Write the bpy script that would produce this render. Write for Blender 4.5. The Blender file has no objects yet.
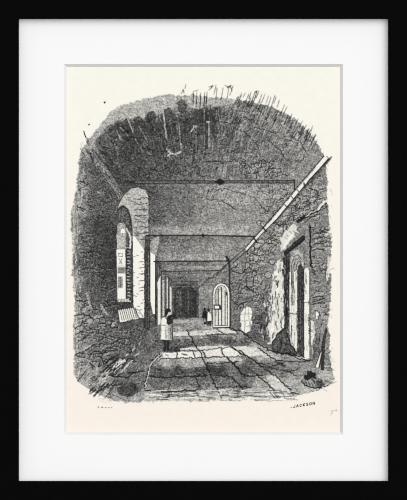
import bpy, bmesh, math
import numpy as np

# ------------------------------------------------------------------ basics
# 1 photo pixel = 1 mm on the framed picture.  The picture hangs on a wall (wall plane y = 0),
# x runs right, z runs up, the viewer stands at negative y.
MM = 0.001
CX, CY = 203.5, 250.0
FRONT, MAT_Y, PRINT_Y = -0.0235, -0.0150, -0.0122      # frame face, mat face, print face
CAM_D = 3.0                                            # camera to frame face
HANG_Z = 1.55
C = bpy.context.scene.collection
rng = np.random.default_rng(11)

def at(px, py, y):
    """point of the picture (in mm from the picture's upper left corner) on the plane y"""
    k = (CAM_D + (y - FRONT)) / CAM_D
    return ((px - CX) * MM * k, y, (CY - py) * MM * k)

def mat(name, col, rough=0.9, spec=0.05):
    m = bpy.data.materials.new(name); m.use_nodes = True
    b = m.node_tree.nodes['Principled BSDF']
    b.inputs['Base Color'].default_value = (*col, 1)
    b.inputs['Roughness'].default_value = rough
    b.inputs['Specular IOR Level'].default_value = spec
    return m

def lin(c):
    c = c / 255.0
    return c / 12.92 if c <= 0.04045 else ((c + 0.055) / 1.055) ** 2.4
def rgb(r, g, b, k=1.0): return (lin(r) * k, lin(g) * k, lin(b) * k)

K = 0.86                                               # albedo scale: a lit white sheet
M_FRAME = mat('black_satin_lacquer', (0.0022, 0.0022, 0.0022), 0.7, 0.009)
def grain(m, scale, amt):
    nt = m.node_tree; b = nt.nodes['Principled BSDF']
    tc = nt.nodes.new('ShaderNodeTexCoord'); n = nt.nodes.new('ShaderNodeTexNoise')
    n.inputs['Scale'].default_value = scale; n.inputs['Detail'].default_value = 3
    bp = nt.nodes.new('ShaderNodeBump'); bp.inputs['Strength'].default_value = amt; bp.inputs['Distance'].default_value = 0.0002
    nt.links.new(tc.outputs['Object'], n.inputs['Vector']); nt.links.new(n.outputs['Fac'], bp.inputs['Height'])
    nt.links.new(bp.outputs['Normal'], b.inputs['Normal'])
grain(M_FRAME, 300, 0.1)
M_MAT = mat('white_mat_board', rgb(249, 249, 249, K)); grain(M_MAT, 900, 0.05)
M_CORE = mat('mat_board_core', rgb(236, 236, 234, K)); 
M_WALL = mat('painted_wall', (0.62, 0.61, 0.59)); grain(M_WALL, 60, 0.3)
M_BOARD = mat('backing_card', (0.35, 0.27, 0.19))
M_INK = mat('printing_ink', (0.0075, 0.0074, 0.007), 0.8, 0.03)
M_FAINT = mat('weak_ink', (0.20, 0.185, 0.165), 0.9, 0.02)
M_PENCIL = mat('pencil_grey', (0.50, 0.46, 0.41), 0.9, 0.02)

def paper():
    """old paper: toned warmer towards the foot of the sheet, faint fibre mottling"""
    m = mat('old_print_paper', (1, 1, 1), 0.95, 0.02)
    nt = m.node_tree; b = nt.nodes['Principled BSDF']
    tc = nt.nodes.new('ShaderNodeTexCoord'); sp = nt.nodes.new('ShaderNodeSeparateXYZ')
    mr = nt.nodes.new('ShaderNodeMapRange')
    mr.inputs['From Min'].default_value = -0.18; mr.inputs['From Max'].default_value = 0.18
    cr = nt.nodes.new('ShaderNodeValToRGB')
    cr.color_ramp.elements[0].color = (*rgb(252, 243, 233, K), 1)
    cr.color_ramp.elements[1].color = (*rgb(251, 249, 238, K), 1)
    n = nt.nodes.new('ShaderNodeTexNoise'); n.inputs['Scale'].default_value = 150; n.inputs['Detail'].default_value = 4
    mx = nt.nodes.new('ShaderNodeMix'); mx.data_type = 'RGBA'; mx.blend_type = 'MULTIPLY'
    mx.inputs['Factor'].default_value = 0.06
    nt.links.new(tc.outputs['Object'], sp.inputs[0]); nt.links.new(sp.outputs['Z'], mr.inputs['Value'])
    nt.links.new(mr.outputs[0], cr.inputs[0]); nt.links.new(tc.outputs['Object'], n.inputs['Vector'])
    nt.links.new(cr.outputs[0], mx.inputs['A']); nt.links.new(n.outputs['Fac'], mx.inputs['B'])
    nt.links.new(mx.outputs['Result'], b.inputs['Base Color'])
    return m
M_PAPER = paper()

def link(name, me, mats, parent=None):
    o = bpy.data.objects.new(name, me)
    for m in mats: me.materials.append(m)
    C.objects.link(o)
    if parent: o.parent = parent
    return o
def pymesh(name, verts, faces):
    me = bpy.data.meshes.new(name); me.from_pydata(verts, [], faces); me.update(); return me
def fixn(me):
    bm = bmesh.new(); bm.from_mesh(me); bmesh.ops.recalc_face_normals(bm, faces=bm.faces); bm.to_mesh(me); bm.free()
def props(o, label=None, cat=None, group=None, kind=None):
    if label: o['label'] = label
    if cat: o['category'] = cat
    if group: o['group'] = group
    if kind: o['kind'] = kind

# ------------------------------------------------------------------ setting: the wall
def boxmesh(name, lo, hi):
    v = [(x, y, z) for x in (lo[0], hi[0]) for y in (lo[1], hi[1]) for z in (lo[2], hi[2])]
    f = [(0, 1, 3, 2), (4, 6, 7, 5), (0, 4, 5, 1), (2, 3, 7, 6), (0, 2, 6, 4), (1, 5, 7, 3)]
    me = pymesh(name, v, f); fixn(me); return me
ROOT_Z = 0.0
wall = link('wall_back', boxmesh('wall_back', (-2.2, 0.0, -1.55), (2.2, 0.12, 1.3)), [M_WALL]); props(wall, kind='structure')
M_FLOOR = mat('floor_boards', (0.32, 0.24, 0.17), 0.6, 0.2)
nt = M_FLOOR.node_tree
_w = nt.nodes.new('ShaderNodeTexWave'); _w.inputs['Scale'].default_value = 2.2; _w.inputs['Distortion'].default_value = 2
_r = nt.nodes.new('ShaderNodeValToRGB'); _r.color_ramp.elements[0].color = (.22, .21, .2, 1); _r.color_ramp.elements[1].color = (.30, .29, .28, 1)
_t = nt.nodes.new('ShaderNodeTexCoord'); nt.links.new(_t.outputs['Object'], _w.inputs['Vector'])
nt.links.new(_w.outputs['Fac'], _r.inputs[0]); nt.links.new(_r.outputs[0], nt.nodes['Principled BSDF'].inputs['Base Color'])
floor = link('floor', boxmesh('floor', (-2.2, -3.6, -1.65), (2.2, 0.12, -1.55)), [M_FLOOR]); props(floor, kind='structure')

# ------------------------------------------------------------------ frame
frame = bpy.data.objects.new('picture_frame', None); C.objects.link(frame); frame.empty_display_size = 0.05
props(frame, 'plain black rectangular picture frame around the white mat and the engraving', 'picture frame')
# mitred rails with a bevelled sight edge and a rebate; profile (distance from outer edge in mm, y)
OUT = 1.2                                              # the frame runs a hair past the photograph's edge
prof = [(0.0, 0.0), (0.0, FRONT + 0.0012), (0.9, FRONT), (17.4 + OUT, FRONT), (18.3 + OUT, FRONT + 0.0007),
        (18.5 + OUT, MAT_Y - 0.0003), (17.0 + OUT, MAT_Y - 0.0003), (17.0 + OUT, 0.0)]
def rail(side):
    W, H = 407 + 2 * OUT, 500 + 2 * OUT
    def corner(d, end):                                # mitre: both ends run in by d
        if side == 'top':    return (d if end == 0 else W - d, d)
        if side == 'bottom': return (d if end == 0 else W - d, H - d)
        if side == 'left':   return (d, d if end == 0 else H - d)
        return (W - d, d if end == 0 else H - d)
    v, n = [], len(prof)
    for e in (0, 1):
        for d, y in prof:
            px, py = corner(d, e)
            v.append(((px - OUT - CX) * MM, y, (CY - (py - OUT)) * MM))
    f = [(i, (i + 1) % n, n + (i + 1) % n, n + i) for i in range(n)] + [tuple(range(n)), tuple(range(2 * n - 1, n - 1, -1))]
    me = pymesh('rail', v, f); fixn(me); return link('rail', me, [M_FRAME], frame)
for s in ('top', 'bottom', 'left', 'right'): rail(s)
bb = link('backing_board', boxmesh('backing_board', (at(6, 0, 0)[0], -0.0112, at(0, 494, 0)[2]), (at(401, 0, 0)[0], -0.0005, at(0, 6, 0)[2])), [M_BOARD], frame)
props(bb, 'brown card board closing the back of the frame')

# ------------------------------------------------------------------ mat
def mat_board():
    o = [at(*p, MAT_Y) for p in ((17.6, 17.6), (389.4, 17.6), (389.4, 482.4), (17.6, 482.4))]
    i = [at(*p, MAT_Y) for p in ((64, 64), (342.9, 64), (342.9, 434.7), (64, 434.7))]
    b = [at(*p, PRINT_Y) for p in ((66.8, 66.8), (340.1, 66.8), (340.1, 432.0), (66.8, 432.0))]
    ob = [(x, PRINT_Y, z) for x, y, z in o]
    q = [(k, (k + 1) % 4) for k in range(4)]
    me = pymesh('mat_board', o + i + ob + b, [(a, c, 4 + c, 4 + a) for a, c in q] + [(a, c, 8 + c, 8 + a) for a, c in q] + [(8 + a, 8 + c, 12 + c, 12 + a) for a, c in q])
    fixn(me)
    m = link('mat_board', me, [M_MAT])
    props(m, 'wide white mat between the black frame and the cream print', 'mat')
    me = pymesh('bevel', i + b, [(a, c, 4 + c, 4 + a) for a, c in q])
    # normals must look out towards the viewer
    bm = bmesh.new(); bm.from_mesh(me)
    for f in bm.faces:
        f.normal_update()
        if f.normal.y > 0: f.normal_flip()
    bm.to_mesh(me); bm.free()
    bv = link('bevel', me, [M_CORE], m); props(bv, 'pale grey bevelled edge of the mat window')
    return m
mat_board()

# ------------------------------------------------------------------ the print
Y0 = PRINT_Y + 0.0001
a, d = at(60, 60, Y0), at(347, 439, Y0)
sheet = link('engraving_print', boxmesh('engraving_print', (a[0], Y0, d[2]), (d[0], Y0 + 0.0006, a[2])), [M_PAPER])
props(sheet, 'black and white engraving of a vaulted stone corridor on cream paper inside the white mat', 'engraving')

# ---- drawing board: the design is drawn as tone, then cut as ink lines of varying width, the way a wood engraver does
X0, Y0P, X1, Y1P, S = 66, 80, 341, 412, 4
NW, NH = (X1 - X0) * S, (Y1P - Y0P) * S
gx = X0 + (np.arange(NW) + 0.5) / S
gy = Y0P + (np.arange(NH) + 0.5) / S
tone = np.full((NH, NW), 255.0)
owner = np.zeros((NH, NW), np.int16)
OWN = [None]
def element(name, label=None, parent=None):
    OWN.append((name, label, parent)); return len(OWN) - 1

def blur(a, rx, ry, n=2):
    for _ in range(n):
        for ax, r in ((1, rx), (0, ry)):
            if r < 1: continue
            p = np.pad(a, [(r + 1, r) if k == ax else (0, 0) for k in (0, 1)], mode='edge').cumsum(ax)
            w = 2 * r + 1
            a = (p[:, w:] - p[:, :-w] if ax else p[w:] - p[:-w]) / w
    return a
def noise(rx, ry):
    a = blur(rng.standard_normal((NH, NW)), rx, ry); return a / a.std()

def window(x0, y0, x1, y1):
    i0 = max(0, int((x0 - X0) * S)); i1 = min(NW, int((x1 - X0) * S) + 2)
    j0 = max(0, int((y0 - Y0P) * S)); j1 = min(NH, int((y1 - Y0P) * S) + 2)
    return i0, i1, j0, j1
def inside(pts):
    p = np.array(pts, float)
    i0, i1, j0, j1 = window(p[:, 0].min(), p[:, 1].min(), p[:, 0].max(), p[:, 1].max())
    X, Y = np.meshgrid(gx[i0:i1], gy[j0:j1])
    m = np.zeros(X.shape, bool)
    for k in range(len(p)):
        (xa, ya), (xb, yb) = p[k - 1], p[k]
        if ya == yb: continue
        c = ((ya > Y) != (yb > Y)) & (X < (xb - xa) * (Y - ya) / (yb - ya) + xa)
        m ^= c
    return m, (slice(j0, j1), slice(i0, i1)), X, Y
def rough(pts, amp=0.8, step=2.0):
    out = []
    for k in range(len(pts)):
        (xa, ya), (xb, yb) = pts[k], pts[(k + 1) % len(pts)]
        n = max(1, int(math.hypot(xb - xa, yb - ya) / step))
        for q in range(n):
            t = q / n
            out.append((xa + (xb - xa) * t + rng.normal(0, amp), ya + (yb - ya) * t + rng.normal(0, amp)))
    return out
def P(pts, g=None, own=None, alpha=1.0, amp=0.0, g2=None):
    """fill a polygon with tone g (g2: tone at its foot) and / or give it to an element"""
    if amp: pts = rough(pts, amp)
    m, sl, X, Y = inside(pts)
    if g is not None:
        t = g
        if g2 is not None:
            y0, y1 = min(p[1] for p in pts), max(p[1] for p in pts)
            t = g + (g2 - g) * (Y - y0) / (y1 - y0)
        tone[sl] = np.where(m, tone[sl] * (1 - alpha) + t * alpha, tone[sl])
    if own is not None: owner[sl][m] = own
def L(pts, w=0.8, g=45, a=0.85, own=None, taper=False):
    """a stroke of width w and tone g"""
    for k in range(len(pts) - 1):
        (xa, ya), (xb, yb) = pts[k], pts[k + 1]
        i0, i1, j0, j1 = window(min(xa, xb) - w - 1, min(ya, yb) - w - 1, max(xa, xb) + w + 1, max(ya, yb) + w + 1)
        if i1 <= i0 or j1 <= j0: continue
        X, Y = np.meshgrid(gx[i0:i1], gy[j0:j1])
        dx, dy = xb - xa, yb - ya; l2 = dx * dx + dy * dy + 1e-9
        t = np.clip(((X - xa) * dx + (Y - ya) * dy) / l2, 0, 1)
        dist = np.hypot(X - xa - t * dx, Y - ya - t * dy)
        ww = w * (1 - 0.7 * t) if taper else w
        al = np.clip((ww / 2 - dist) / 0.35 + 0.5, 0, 1) * a
        sl = (slice(j0, j1), slice(i0, i1))
        tone[sl] = tone[sl] * (1 - al) + g * al
        if own is not None: owner[sl][al > 0.4 * a] = own
def wig(pts, amp=0.5, step=1.6):
    """a shaky line through pts"""
    out = [pts[0]]
    for (xa, ya), (xb, yb) in zip(pts[:-1], pts[1:]):
        n = max(1, int(math.hypot(xb - xa, yb - ya) / step))
        for q in range(1, n + 1):
            t = q / n; e = amp if q < n else 0.2
            out.append((xa + (xb - xa) * t + rng.normal(0, e), ya + (yb - ya) * t + rng.normal(0, e)))
    return out
def W(pts, w=0.8, g=45, a=0.8, own=None, amp=0.5): L(wig(pts, amp), w, g, a, own)
def ellipse(cx, cy, rx, ry, n=18, rot=0.0):
    return [(cx + rx * math.cos(t) * math.cos(rot) - ry * math.sin(t) * math.sin(rot),
             cy + rx * math.cos(t) * math.sin(rot) + ry * math.sin(t) * math.cos(rot)) for t in [2 * math.pi * k / n for k in range(n)]]
def U(a, b): return rng.uniform(a, b)
def pick(pts, n):
    """n random points inside a polygon"""
    xs = [p[0] for p in pts]; ys = [p[1] for p in pts]; out = []
    while len(out) < n:
        x, y = U(min(xs), max(xs)), U(min(ys), max(ys)); c = False
        for k in range(len(pts)):
            (xa, ya), (xb, yb) = pts[k - 1], pts[k]
            if (ya > y) != (yb > y) and x < (xb - xa) * (y - ya) / (yb - ya) + xa: c = not c
        if c: out.append((x, y))
    return out
def stones(poly, n, r0, r1, g=50, a=0.6, flat=1.0, light=10, w=0.7, hl=0.3):
    """rubble stones: ragged part outlines with a slightly paler face"""
    for x, y in pick(poly, n):
        r = U(r0, r1); t0 = U(0, 6.28); span = U(2.2, 5.0)
        k1, k2, sk = U(.6, 1.5), U(.7, 1.2), U(-.5, .5)
        el = [(x + r * k1 * math.copysign(abs(math.cos(t)) ** .65, math.cos(t)) * U(.8, 1.2), y + r * flat * k2 * math.copysign(abs(math.sin(t)) ** .65, math.sin(t)) * U(.8, 1.2) + sk * r * math.cos(t)) for t in np.linspace(t0, t0 + span, 11)]
        P(ellipse(x, y, r, r * flat, 10), 255, alpha=light / 255.0 * U(0, 2))
        L([(px + .7, py + .8) for px, py in el], w, 185, hl)
        L(el, w * U(.7, 1.3), g, min(1, a * U(.6, 1.3)))

exec_layers = []
# ---------------------------------------------------------------- elements of the design
E_VAULT = element('printed_vault', 'dark vaulted stone ceiling with a ragged pale upper edge')
E_RIB = element('printed_rib', 'pale sloping rib at the upper left of the vault')
E_LWALL = element('printed_wall', 'dark rough stone wall along the left side of the corridor')
E_WIN = element('printed_window', 'arched window recess in the left wall with a bright view outside')
E_WARCH = element('window_arch', 'paler stone arch over the window', E_WIN)
E_REVEAL = element('window_reveal', 'white sunlit side of the window recess', E_WIN)
E_TOWER = element('building', 'white building seen through the window', E_WIN)
E_SILL = element('window_sill', 'white sloping sill with hatched lines', E_WIN)
E_COL = [element('printed_pillar', l) for l in ('dark pillar next to the sunlit window', 'white edge of the second pillar', 'dark pillar behind the white one',
                                             'narrow white pillar behind the man', 'thin grey pillar farther down the corridor', 'last thin white pillar before the end wall')]
E_CAP = element('pillar_capital', 'pale spreading top of the pillar', E_COL[1])
E_END = element('printed_end_wall', 'dark wall closing the far end of the corridor')
E_ENDDOOR = element('archway', 'darkest arched opening', E_END)
E_FWALL = element('printed_wall', 'grey wall at the far right with the arched door')
E_RWALL = element('printed_wall', 'rubble stone wall along the right side of the corridor')
E_FLOOR = element('printed_floor', 'paved stone floor with sunlit slabs')
E_ROD = [element('printed_tie_rod', l) for l in ('nearest dark horizontal tie rod with a knob', 'second dark horizontal tie rod', 'third thin horizontal tie rod', 'farthest thin horizontal tie rod')]
E_KNOB = [element('knob', None, E_ROD[0]), element('knob', None, E_ROD[1])]
E_POLE = element('printed_pole', 'long white pole running up along the right wall')
E_POST = element('printed_post', 'dark upright post by the arched door')
E_DOOR = element('printed_door', 'white arched plank door standing open')
E_DFRAME = element('door_frame', 'white rounded border of the door', E_DOOR)
E_LOCK = element('lock_box', 'small white box lock', E_DOOR)
E_WAY = element('printed_doorway', 'tall doorway in the right wall with pale mouldings')
E_OPEN = element('opening', 'black gap of the doorway', E_WAY)
E_JAMBL = element('jamb', 'pale left jamb', E_WAY)
E_JAMBR = element('jamb', 'bright white right jamb', E_WAY)
E_BEAM = element('printed_beam', 'dark slanting beam over the doorway')
E_PLASTER = element('printed_plaster', 'white broken plaster on the right wall')
E_NICHE = element('printed_niche', 'small bright patch of light on the far right wall')
E_HEAP = element('printed_sack', 'dark slumped sack beside the doorway')
E_PLANK = element('printed_plank', 'dark plank leaning at the right edge')
E_BASKET = element('printed_basket', 'dark round bundle lying on the floor at the lower right')
E_MAN = element('printed_person', 'person in a pale smock standing with a dark bundle in their arms')
E_MHAIR = element('cap', 'dark cap', E_MAN); E_MFACE = element('head', 'pale face', E_MAN)
E_MSMOCK = element('smock', 'pale knee length smock', E_MAN)
E_MBUN = element('bundle', 'dark bundle held to the chest', E_MAN); E_MLEG = element('trousers', 'dark trousers', E_MAN)
E_DARKP = element('printed_person', 'small person in dark clothes beside the arched door')
E_DPH = element('head', None, E_DARKP)
E_PALEP = element('printed_person', 'small person in a white coat next to the arched door')
E_PPH = element('head', 'dark head', E_PALEP); E_PPL = element('trousers', 'dark legs', E_PALEP)

# ---------------------------------------------------------------- outline and base tone
outline = [(80, 152), (88, 140), (100, 125), (112, 110), (120, 105.5), (133, 102), (150, 97), (168, 94), (180, 95.5), (192, 95), (205, 96.5), (225, 98),
           (245, 100.5), (262, 104), (275, 107.5), (285, 113), (296, 120), (306, 129), (315, 140), (322, 150), (325, 158), (326, 168), (328, 182), (327, 200),
           (329, 212), (329, 226), (331, 240), (332, 255), (330, 264), (331, 280), (330.5, 300), (329, 312), (328, 325), (330, 337), (330, 362), (333, 371),
           (335, 380), (327, 386), (316, 391), (300, 395), (285, 396.5), (270, 399), (240, 400), (205, 400.5), (170, 401), (140, 402), (125, 403), (112, 400),
           (98, 394.5), (87, 388), (79, 382), (74, 375), (74, 352), (73, 330), (75, 305), (73.5, 288), (72, 270), (72, 240), (70.5, 226), (72, 208), (76, 190), (77.5, 175), (79, 160)]
CTRL = [(120,112,168),(150,103,165),(165,101,160),(180,98,150),(200,100,160),(230,100,135),(108,118,170),(95,133,170),(86,146,165),(135,108,165),
 (100,140,80),(115,130,70),(130,133,62),(150,128,66),(170,125,66),(190,125,70),(205,122,66),(215,130,82),(230,120,98),(250,118,110),(265,112,125),(280,122,128),
 (295,130,140),(308,142,140),(316,152,125),(260,140,104),(235,145,92),(190,145,80),(160,150,72),(130,155,68),(110,160,72),(95,170,78),(83,172,110),(80,185,125),
 (76,205,140),(95,200,90),(108,190,82),(120,180,72),(135,167,80),(165,167,82),(190,167,98),(210,165,108),(240,165,112),(265,160,112),(290,165,108),(285,145,115),(300,180,128),(318,178,112),(322,198,118),
 (136,185,75),(150,192,82),(165,195,98),(185,195,104),(205,192,122),(225,195,132),(245,200,135),(265,200,128),(285,197,138),(180,215,106),(210,215,128),(240,215,130),(154,215,88),(260,218,132),
 (73,240,150),(82,240,95),(100,230,68),(110,240,60),(114,260,55),(100,255,72),(85,270,92),(75,282,135),(90,287,90),(110,280,62),(100,300,86),(114,305,66),(85,310,108),(77,320,140),
 (97,330,104),(79,350,130),(97,350,104),(116,338,92),(112,360,98),(85,368,135),(98,380,130),(130,330,88),(140,335,84),(135,350,95),
 (150,230,96),(175,228,116),(200,230,116),(175,250,116),(200,248,122),(185,267,112),(205,267,116),(185,278,104),
 (218,230,134),(242,230,132),(215,250,136),(215,266,130),(232,275,112),(256,228,128),(265,245,130),(248,262,112),(238,290,100),(265,275,120),(245,305,100),(240,320,105),(262,300,105),(258,325,85),
 (275,225,112),(290,215,112),(310,210,115),(318,230,115),(322,250,125),(318,270,112),(320,290,115),(320,310,130),(318,330,118),(320,350,120),
 (205,290,125),(202,303,120),(207,280,118)]
def field(ctrl, p=3.0):
    xs, ys = np.arange(X0, X1) + .5, np.arange(Y0P, Y1P) + .5
    X, Y = np.meshgrid(xs, ys); num = np.zeros_like(X); den = np.zeros_like(X)
    for cx, cy, g in ctrl:
        w = 1.0 / ((X - cx) ** 2 + (Y - cy) ** 2 + 9.0) ** (p / 2); num += w * g; den += w
    return np.kron(num / den, np.ones((S, S)))
base = field(CTRL)
m, sl, X, Y = inside(rough(outline, 0.7, 1.2))
tone[sl] = np.where(m, base[sl], 255); owner[sl][m] = E_VAULT

# ---------------------------------------------------------------- vault
# pale ragged band over the dark scallops
dark_edge = [(88,152),(96,139),(103,130),(110,123.5),(118,121.5),(124,118),(129,119),(134,117),(138,115.5),(144,119),(147,112.5),(152,110.5),(157,114),(163,109),(170,107.5),(176,106),
             (178,100),(184,100),(187,106),(194,108),(200,107),(206,105.5),(216,107),(226,105),(240,103.5)]
band = [(84,150),(88,140),(100,125),(112,110),(120,105.5),(133,102),(150,97),(168,94),(180,95.5),(192,95),(205,96.5),(225,98),(240,100)] + dark_edge[::-1]
P(band, 172, alpha=0.75, amp=0.5)
for k in range(70):
    q = int(U(0, len(dark_edge) - 2)); t = U(0, 1)
    x = dark_edge[q][0] * (1 - t) + dark_edge[q + 1][0] * t; y = dark_edge[q][1] * (1 - t) + dark_edge[q + 1][1] * t
    vx, vy = x - 190, y - 230; n = math.hypot(vx, vy); l = U(3, 13)
    L([(x, y), (x + vx / n * l, y + vy / n * l)], 0.7, 120 if U(0, 1) < .7 else 215, 0.5)
for poly_, g in (([(145,121),(146,113.5),(151,110.5),(155,113),(156,121),(150,124)], 48), ([(134,127),(134,119),(139,116),(144,119),(144,127)], 55), ([(177,112),(178,100.5),(183,99.5),(187,106),(187,112)], 52),
                 ([(112,130),(117,122),(126,119),(132,121),(130,131),(120,134)], 58), ([(160,118),(162,110),(172,108),(175,116)], 60), ([(192,116),(194,109),(202,108),(204,117)], 60),
                 ([(204.5,148),(204.5,106),(208,105.5),(208.2,148)], 55), ([(210,142),(210.5,108),(216,108),(215,142)], 58)):
    P(rough(poly_, .9, 1.5), g, alpha=0.62)
for pts, w, g in (([(162.5,104),(164,120),(166.6,139)],1.7,165), ([(156.8,110),(157,120)],1.3,150), ([(127,117),(133,132)],1.5,150), ([(117,130),(121,140)],1.6,150), ([(120,127),(128,136)],1.1,130),
                  ([(140,128),(149,144)],1.0,135), ([(135.5,139),(142,150)],1.2,130), ([(152,100),(155,112)],1.2,190), ([(208.8,121),(209,147)],1.0,190), ([(179,122),(180,142)],0.9,125), ([(196,128),(196.5,150)],0.8,120),
                  ([(191,131.5),(193.5,128),(194.5,126)],1.5,205), ([(194,126),(196.5,126.5)],2.2,205), ([(194,128),(195,135)],1.3,185), ([(207,122),(209,121.5)],1.6,205), ([(166,148),(168.5,152),(170.5,149)],1.0,175),
                  ([(168,156),(171,153.5),(175,154),(181,152)],1.6,185), ([(170,149),(170,154)],1.4,190), ([(158,171),(163,175)],1.0,150), ([(181,144),(182,147)],2.0,165)):
    L(pts, w, g, 0.8)
for k in range(260):                                   # coarse dark flecks and pale cuts, upper left
    x, y = pick([(92,150),(110,126),(150,118),(205,112),(205,178),(118,178)], 1)[0]
    vx, vy = x - 190, y - 260; n = math.hypot(vx, vy); l = U(2, 6); s = 1 if U(0, 1) < .65 else 0
    L([(x, y), (x + vx / n * l, y + vy / n * l)], U(.6, 1.0), 38 if s else 128, .55)
for k in range(60):
    x, y = pick([(92,150),(110,126),(150,118),(205,112),(205,178),(118,178)], 1)[0]; l = U(2, 7)
    W([(x, y), (x + l, y + U(-2, 2))], U(.7, 1.2), 36, .6)
for pts in ([(243,101.5),(255,107),(266,117),(268,124),(262,126)], [(206,120),(222,122),(238,123.5),(243,117),(252,120),(257,124)], [(232,128),(245,132),(252,139),(258,146)],
            [(150,168),(160,172),(166,168)], [(205,162),(214,161),(224,163),(236,160)], [(255,128),(266,130),(276,134)], [(268,140),(280,150),(286,160)], [(290,135),(300,142),(306,152)]):
    W(pts, 1.0, 45, .75)
vault_r = [(215,108),(262,107),(290,120),(314,145),(300,172),(280,178),(215,160)]
stones(vault_r, 60, 1.5, 4.2, 55, .5, .7, 8, hl=.2)
for k in range(260):
    x, y = pick(vault_r, 1)[0]; l = U(4, 10); dx = .15 + .75 * (x - 215) / 90
    L([(x, y), (x + l * dx * .7, y - l)], .6, 52 if U(0, 1) < .55 else 175, U(.25, .55))
for k in range(160):
    x, y = pick(vault_r + [], 1)[0]; l = U(2, 5)
    L([(x, y), (x + l * .6, y - l)], .6, 60 if U(0, 1) < .6 else 165, .45)
for k in range(70):                                   # radiating voussoir strokes right rim
    t = U(0, 1); x = 240 + 78 * t; y = 101 + 46 * t ** 1.7
    l = U(3, 9); L([(x, y + U(0, 6)), (x - l * .55, y + l + U(0, 5))], .7, 50 if U(0, 1) < .6 else 190, .5)
for k in range(46):
    x = U(168, 245); y = U(104, 140); l = U(8, 22); d_ = (x - 200) / 130
    L([(x, y), (x - l * d_ * .6, y + l)], U(.7, 1.1), 44 if k % 2 else 160, U(.25, .5))
# ragged spikes standing up from the rim
for x, y, l, dx in ((181,94,4,2),(184,93,4,-1),(185,88.5,4,.8),(193,104,13,.4),(196.5,104,12,.2),(195,91,1,3.5),(200,107,14,.6),(204,106,14,.7),(206,104,12,1.2),(209,90,4,4),(214,94,9,2),(216,98,10,1),(221,100,12,2),
                    (227,98,11,2),(228,88,3,-3),(230,95,9,3),(232,91,4,-1.5),(240,98,5,1.5),(243,97,4,2.5),(246,101,7,3),(249,99,7,2),(252,101,9,3),(254,101,10,3),(256,98,7,3),(259,103,9,3),(262,102,8,3),(266,103,7,2.5),
                    (268,106,9,3),(271,108,13,4),(274,103,6,2),(277,107,7,2.5),(281,113,8,3.5),(284,113,6,3),(290,118,4,2),(296,123,4,2),(299,127,6,3.5),(303,131,6,3.5),(307,136,6,4),(311,131,5,1.5),(313,140,5,3)):
    own = E_VAULT
    L([(x, y), (x + dx * .5 + .2, y - l * .55), (x + dx, y - l)], 1.05, 58, .85, own)
    L([(x + 1.2, y + 1), (x + dx * .5 + 1.4, y - l * .5)], 1.0, 200, .5)
    L([(x, y), (x - dx * .8, y + U(4, 9))], .8, 60, .32)
for k in range(40):
    t = U(0, 1); x = 232 + 86 * t; y = 99.5 + 44 * t ** 1.6; l = U(2.5, 6)
    L([(x - 1.5, y + 4), (x + l * .5, y - l)], .9, 72, .7, E_VAULT)
L([(228, 87), (231, 85.5)], 1.6, 55, .8, E_VAULT); L([(255,92),(257,91)], 1.4, 50, .8, E_VAULT); L([(209,87),(213,85.5)], 1.2, 60, .8, E_VAULT)
# lower vault: soft hatch under the first tie rod
for k in range(34):
    x = U(206, 250); y = U(162, 168); L([(x, y), (x - 2, y + U(8, 13))], .7, 70 if k % 3 else 165, .5)
for k in range(34):
    x = U(204, 246); y = U(186, 194); L([(x, y), (x - 4, y + U(6, 11))], .7, 80 if k % 3 else 175, .45)
for pts in ([(205,199),(218,200),(228,204),(236,210)], [(212,190),(226,189),(240,193),(255,198),(262,206)], [(245,168),(251,176),(258,172)], [(257,172),(256,180)], [(258,186),(262,192),(268,196)],
            [(266,168),(270,178),(274,176)], [(262,206),(268,212),(272,206)], [(278,190),(284,196),(290,193)], [(283,186),(287,192)], [(206,199),(209,190)], [(240,160),(250,166),(262,160),(272,164)]):
    W(pts, .95, 48, .8)
stones([(236,162),(292,164),(292,178),(270,179),(236,178)], 34, 2, 4.5, 50, .6, .8, 14)
stones([(240,186),(300,186),(272,220),(240,205)], 50, 2, 5, 60, .55, .8, 12)
for k in range(150):
    x, y = U(150, 275), U(186, 232); l = U(1.5, 5)
    if x + (y - 186) > 300: continue
    L([(x, y), (x + l, y + U(-.6, .6))], .6, 70 if U(0, 1) < .6 else 150, .4)

for k in range(230):
    y = U(160, 388); x = {0: 77.5, 1: 73, 2: 72, 3: 73.5, 4: 74.5, 5: 74, 6: 75}[min(6, int((y - 160) / 36))] + abs(rng.normal(0, 3.2))
    L([(x, y), (x + U(-.6, .6), y + U(2, 7))], U(.8, 1.6), U(165, 230), .45)
    if k % 2: L([(x + 1, y), (x + 1 + U(-.6, .6), y + U(2, 7))], .6, 75, .6)
for y0, y1, xa, xb, dv in ((226,235,150,250,22),(188,204,205,270,14),(254,261,160,228,20),(266,271,165,222,16),(237,243,158,245,-16),(262,265,160,225,-14)):
    P([(xa, y0), (xb, y0), (xb - 4, y1), (xa, y1)], 255 if dv > 0 else 20, alpha=abs(dv) / 150, amp=.6)
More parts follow.
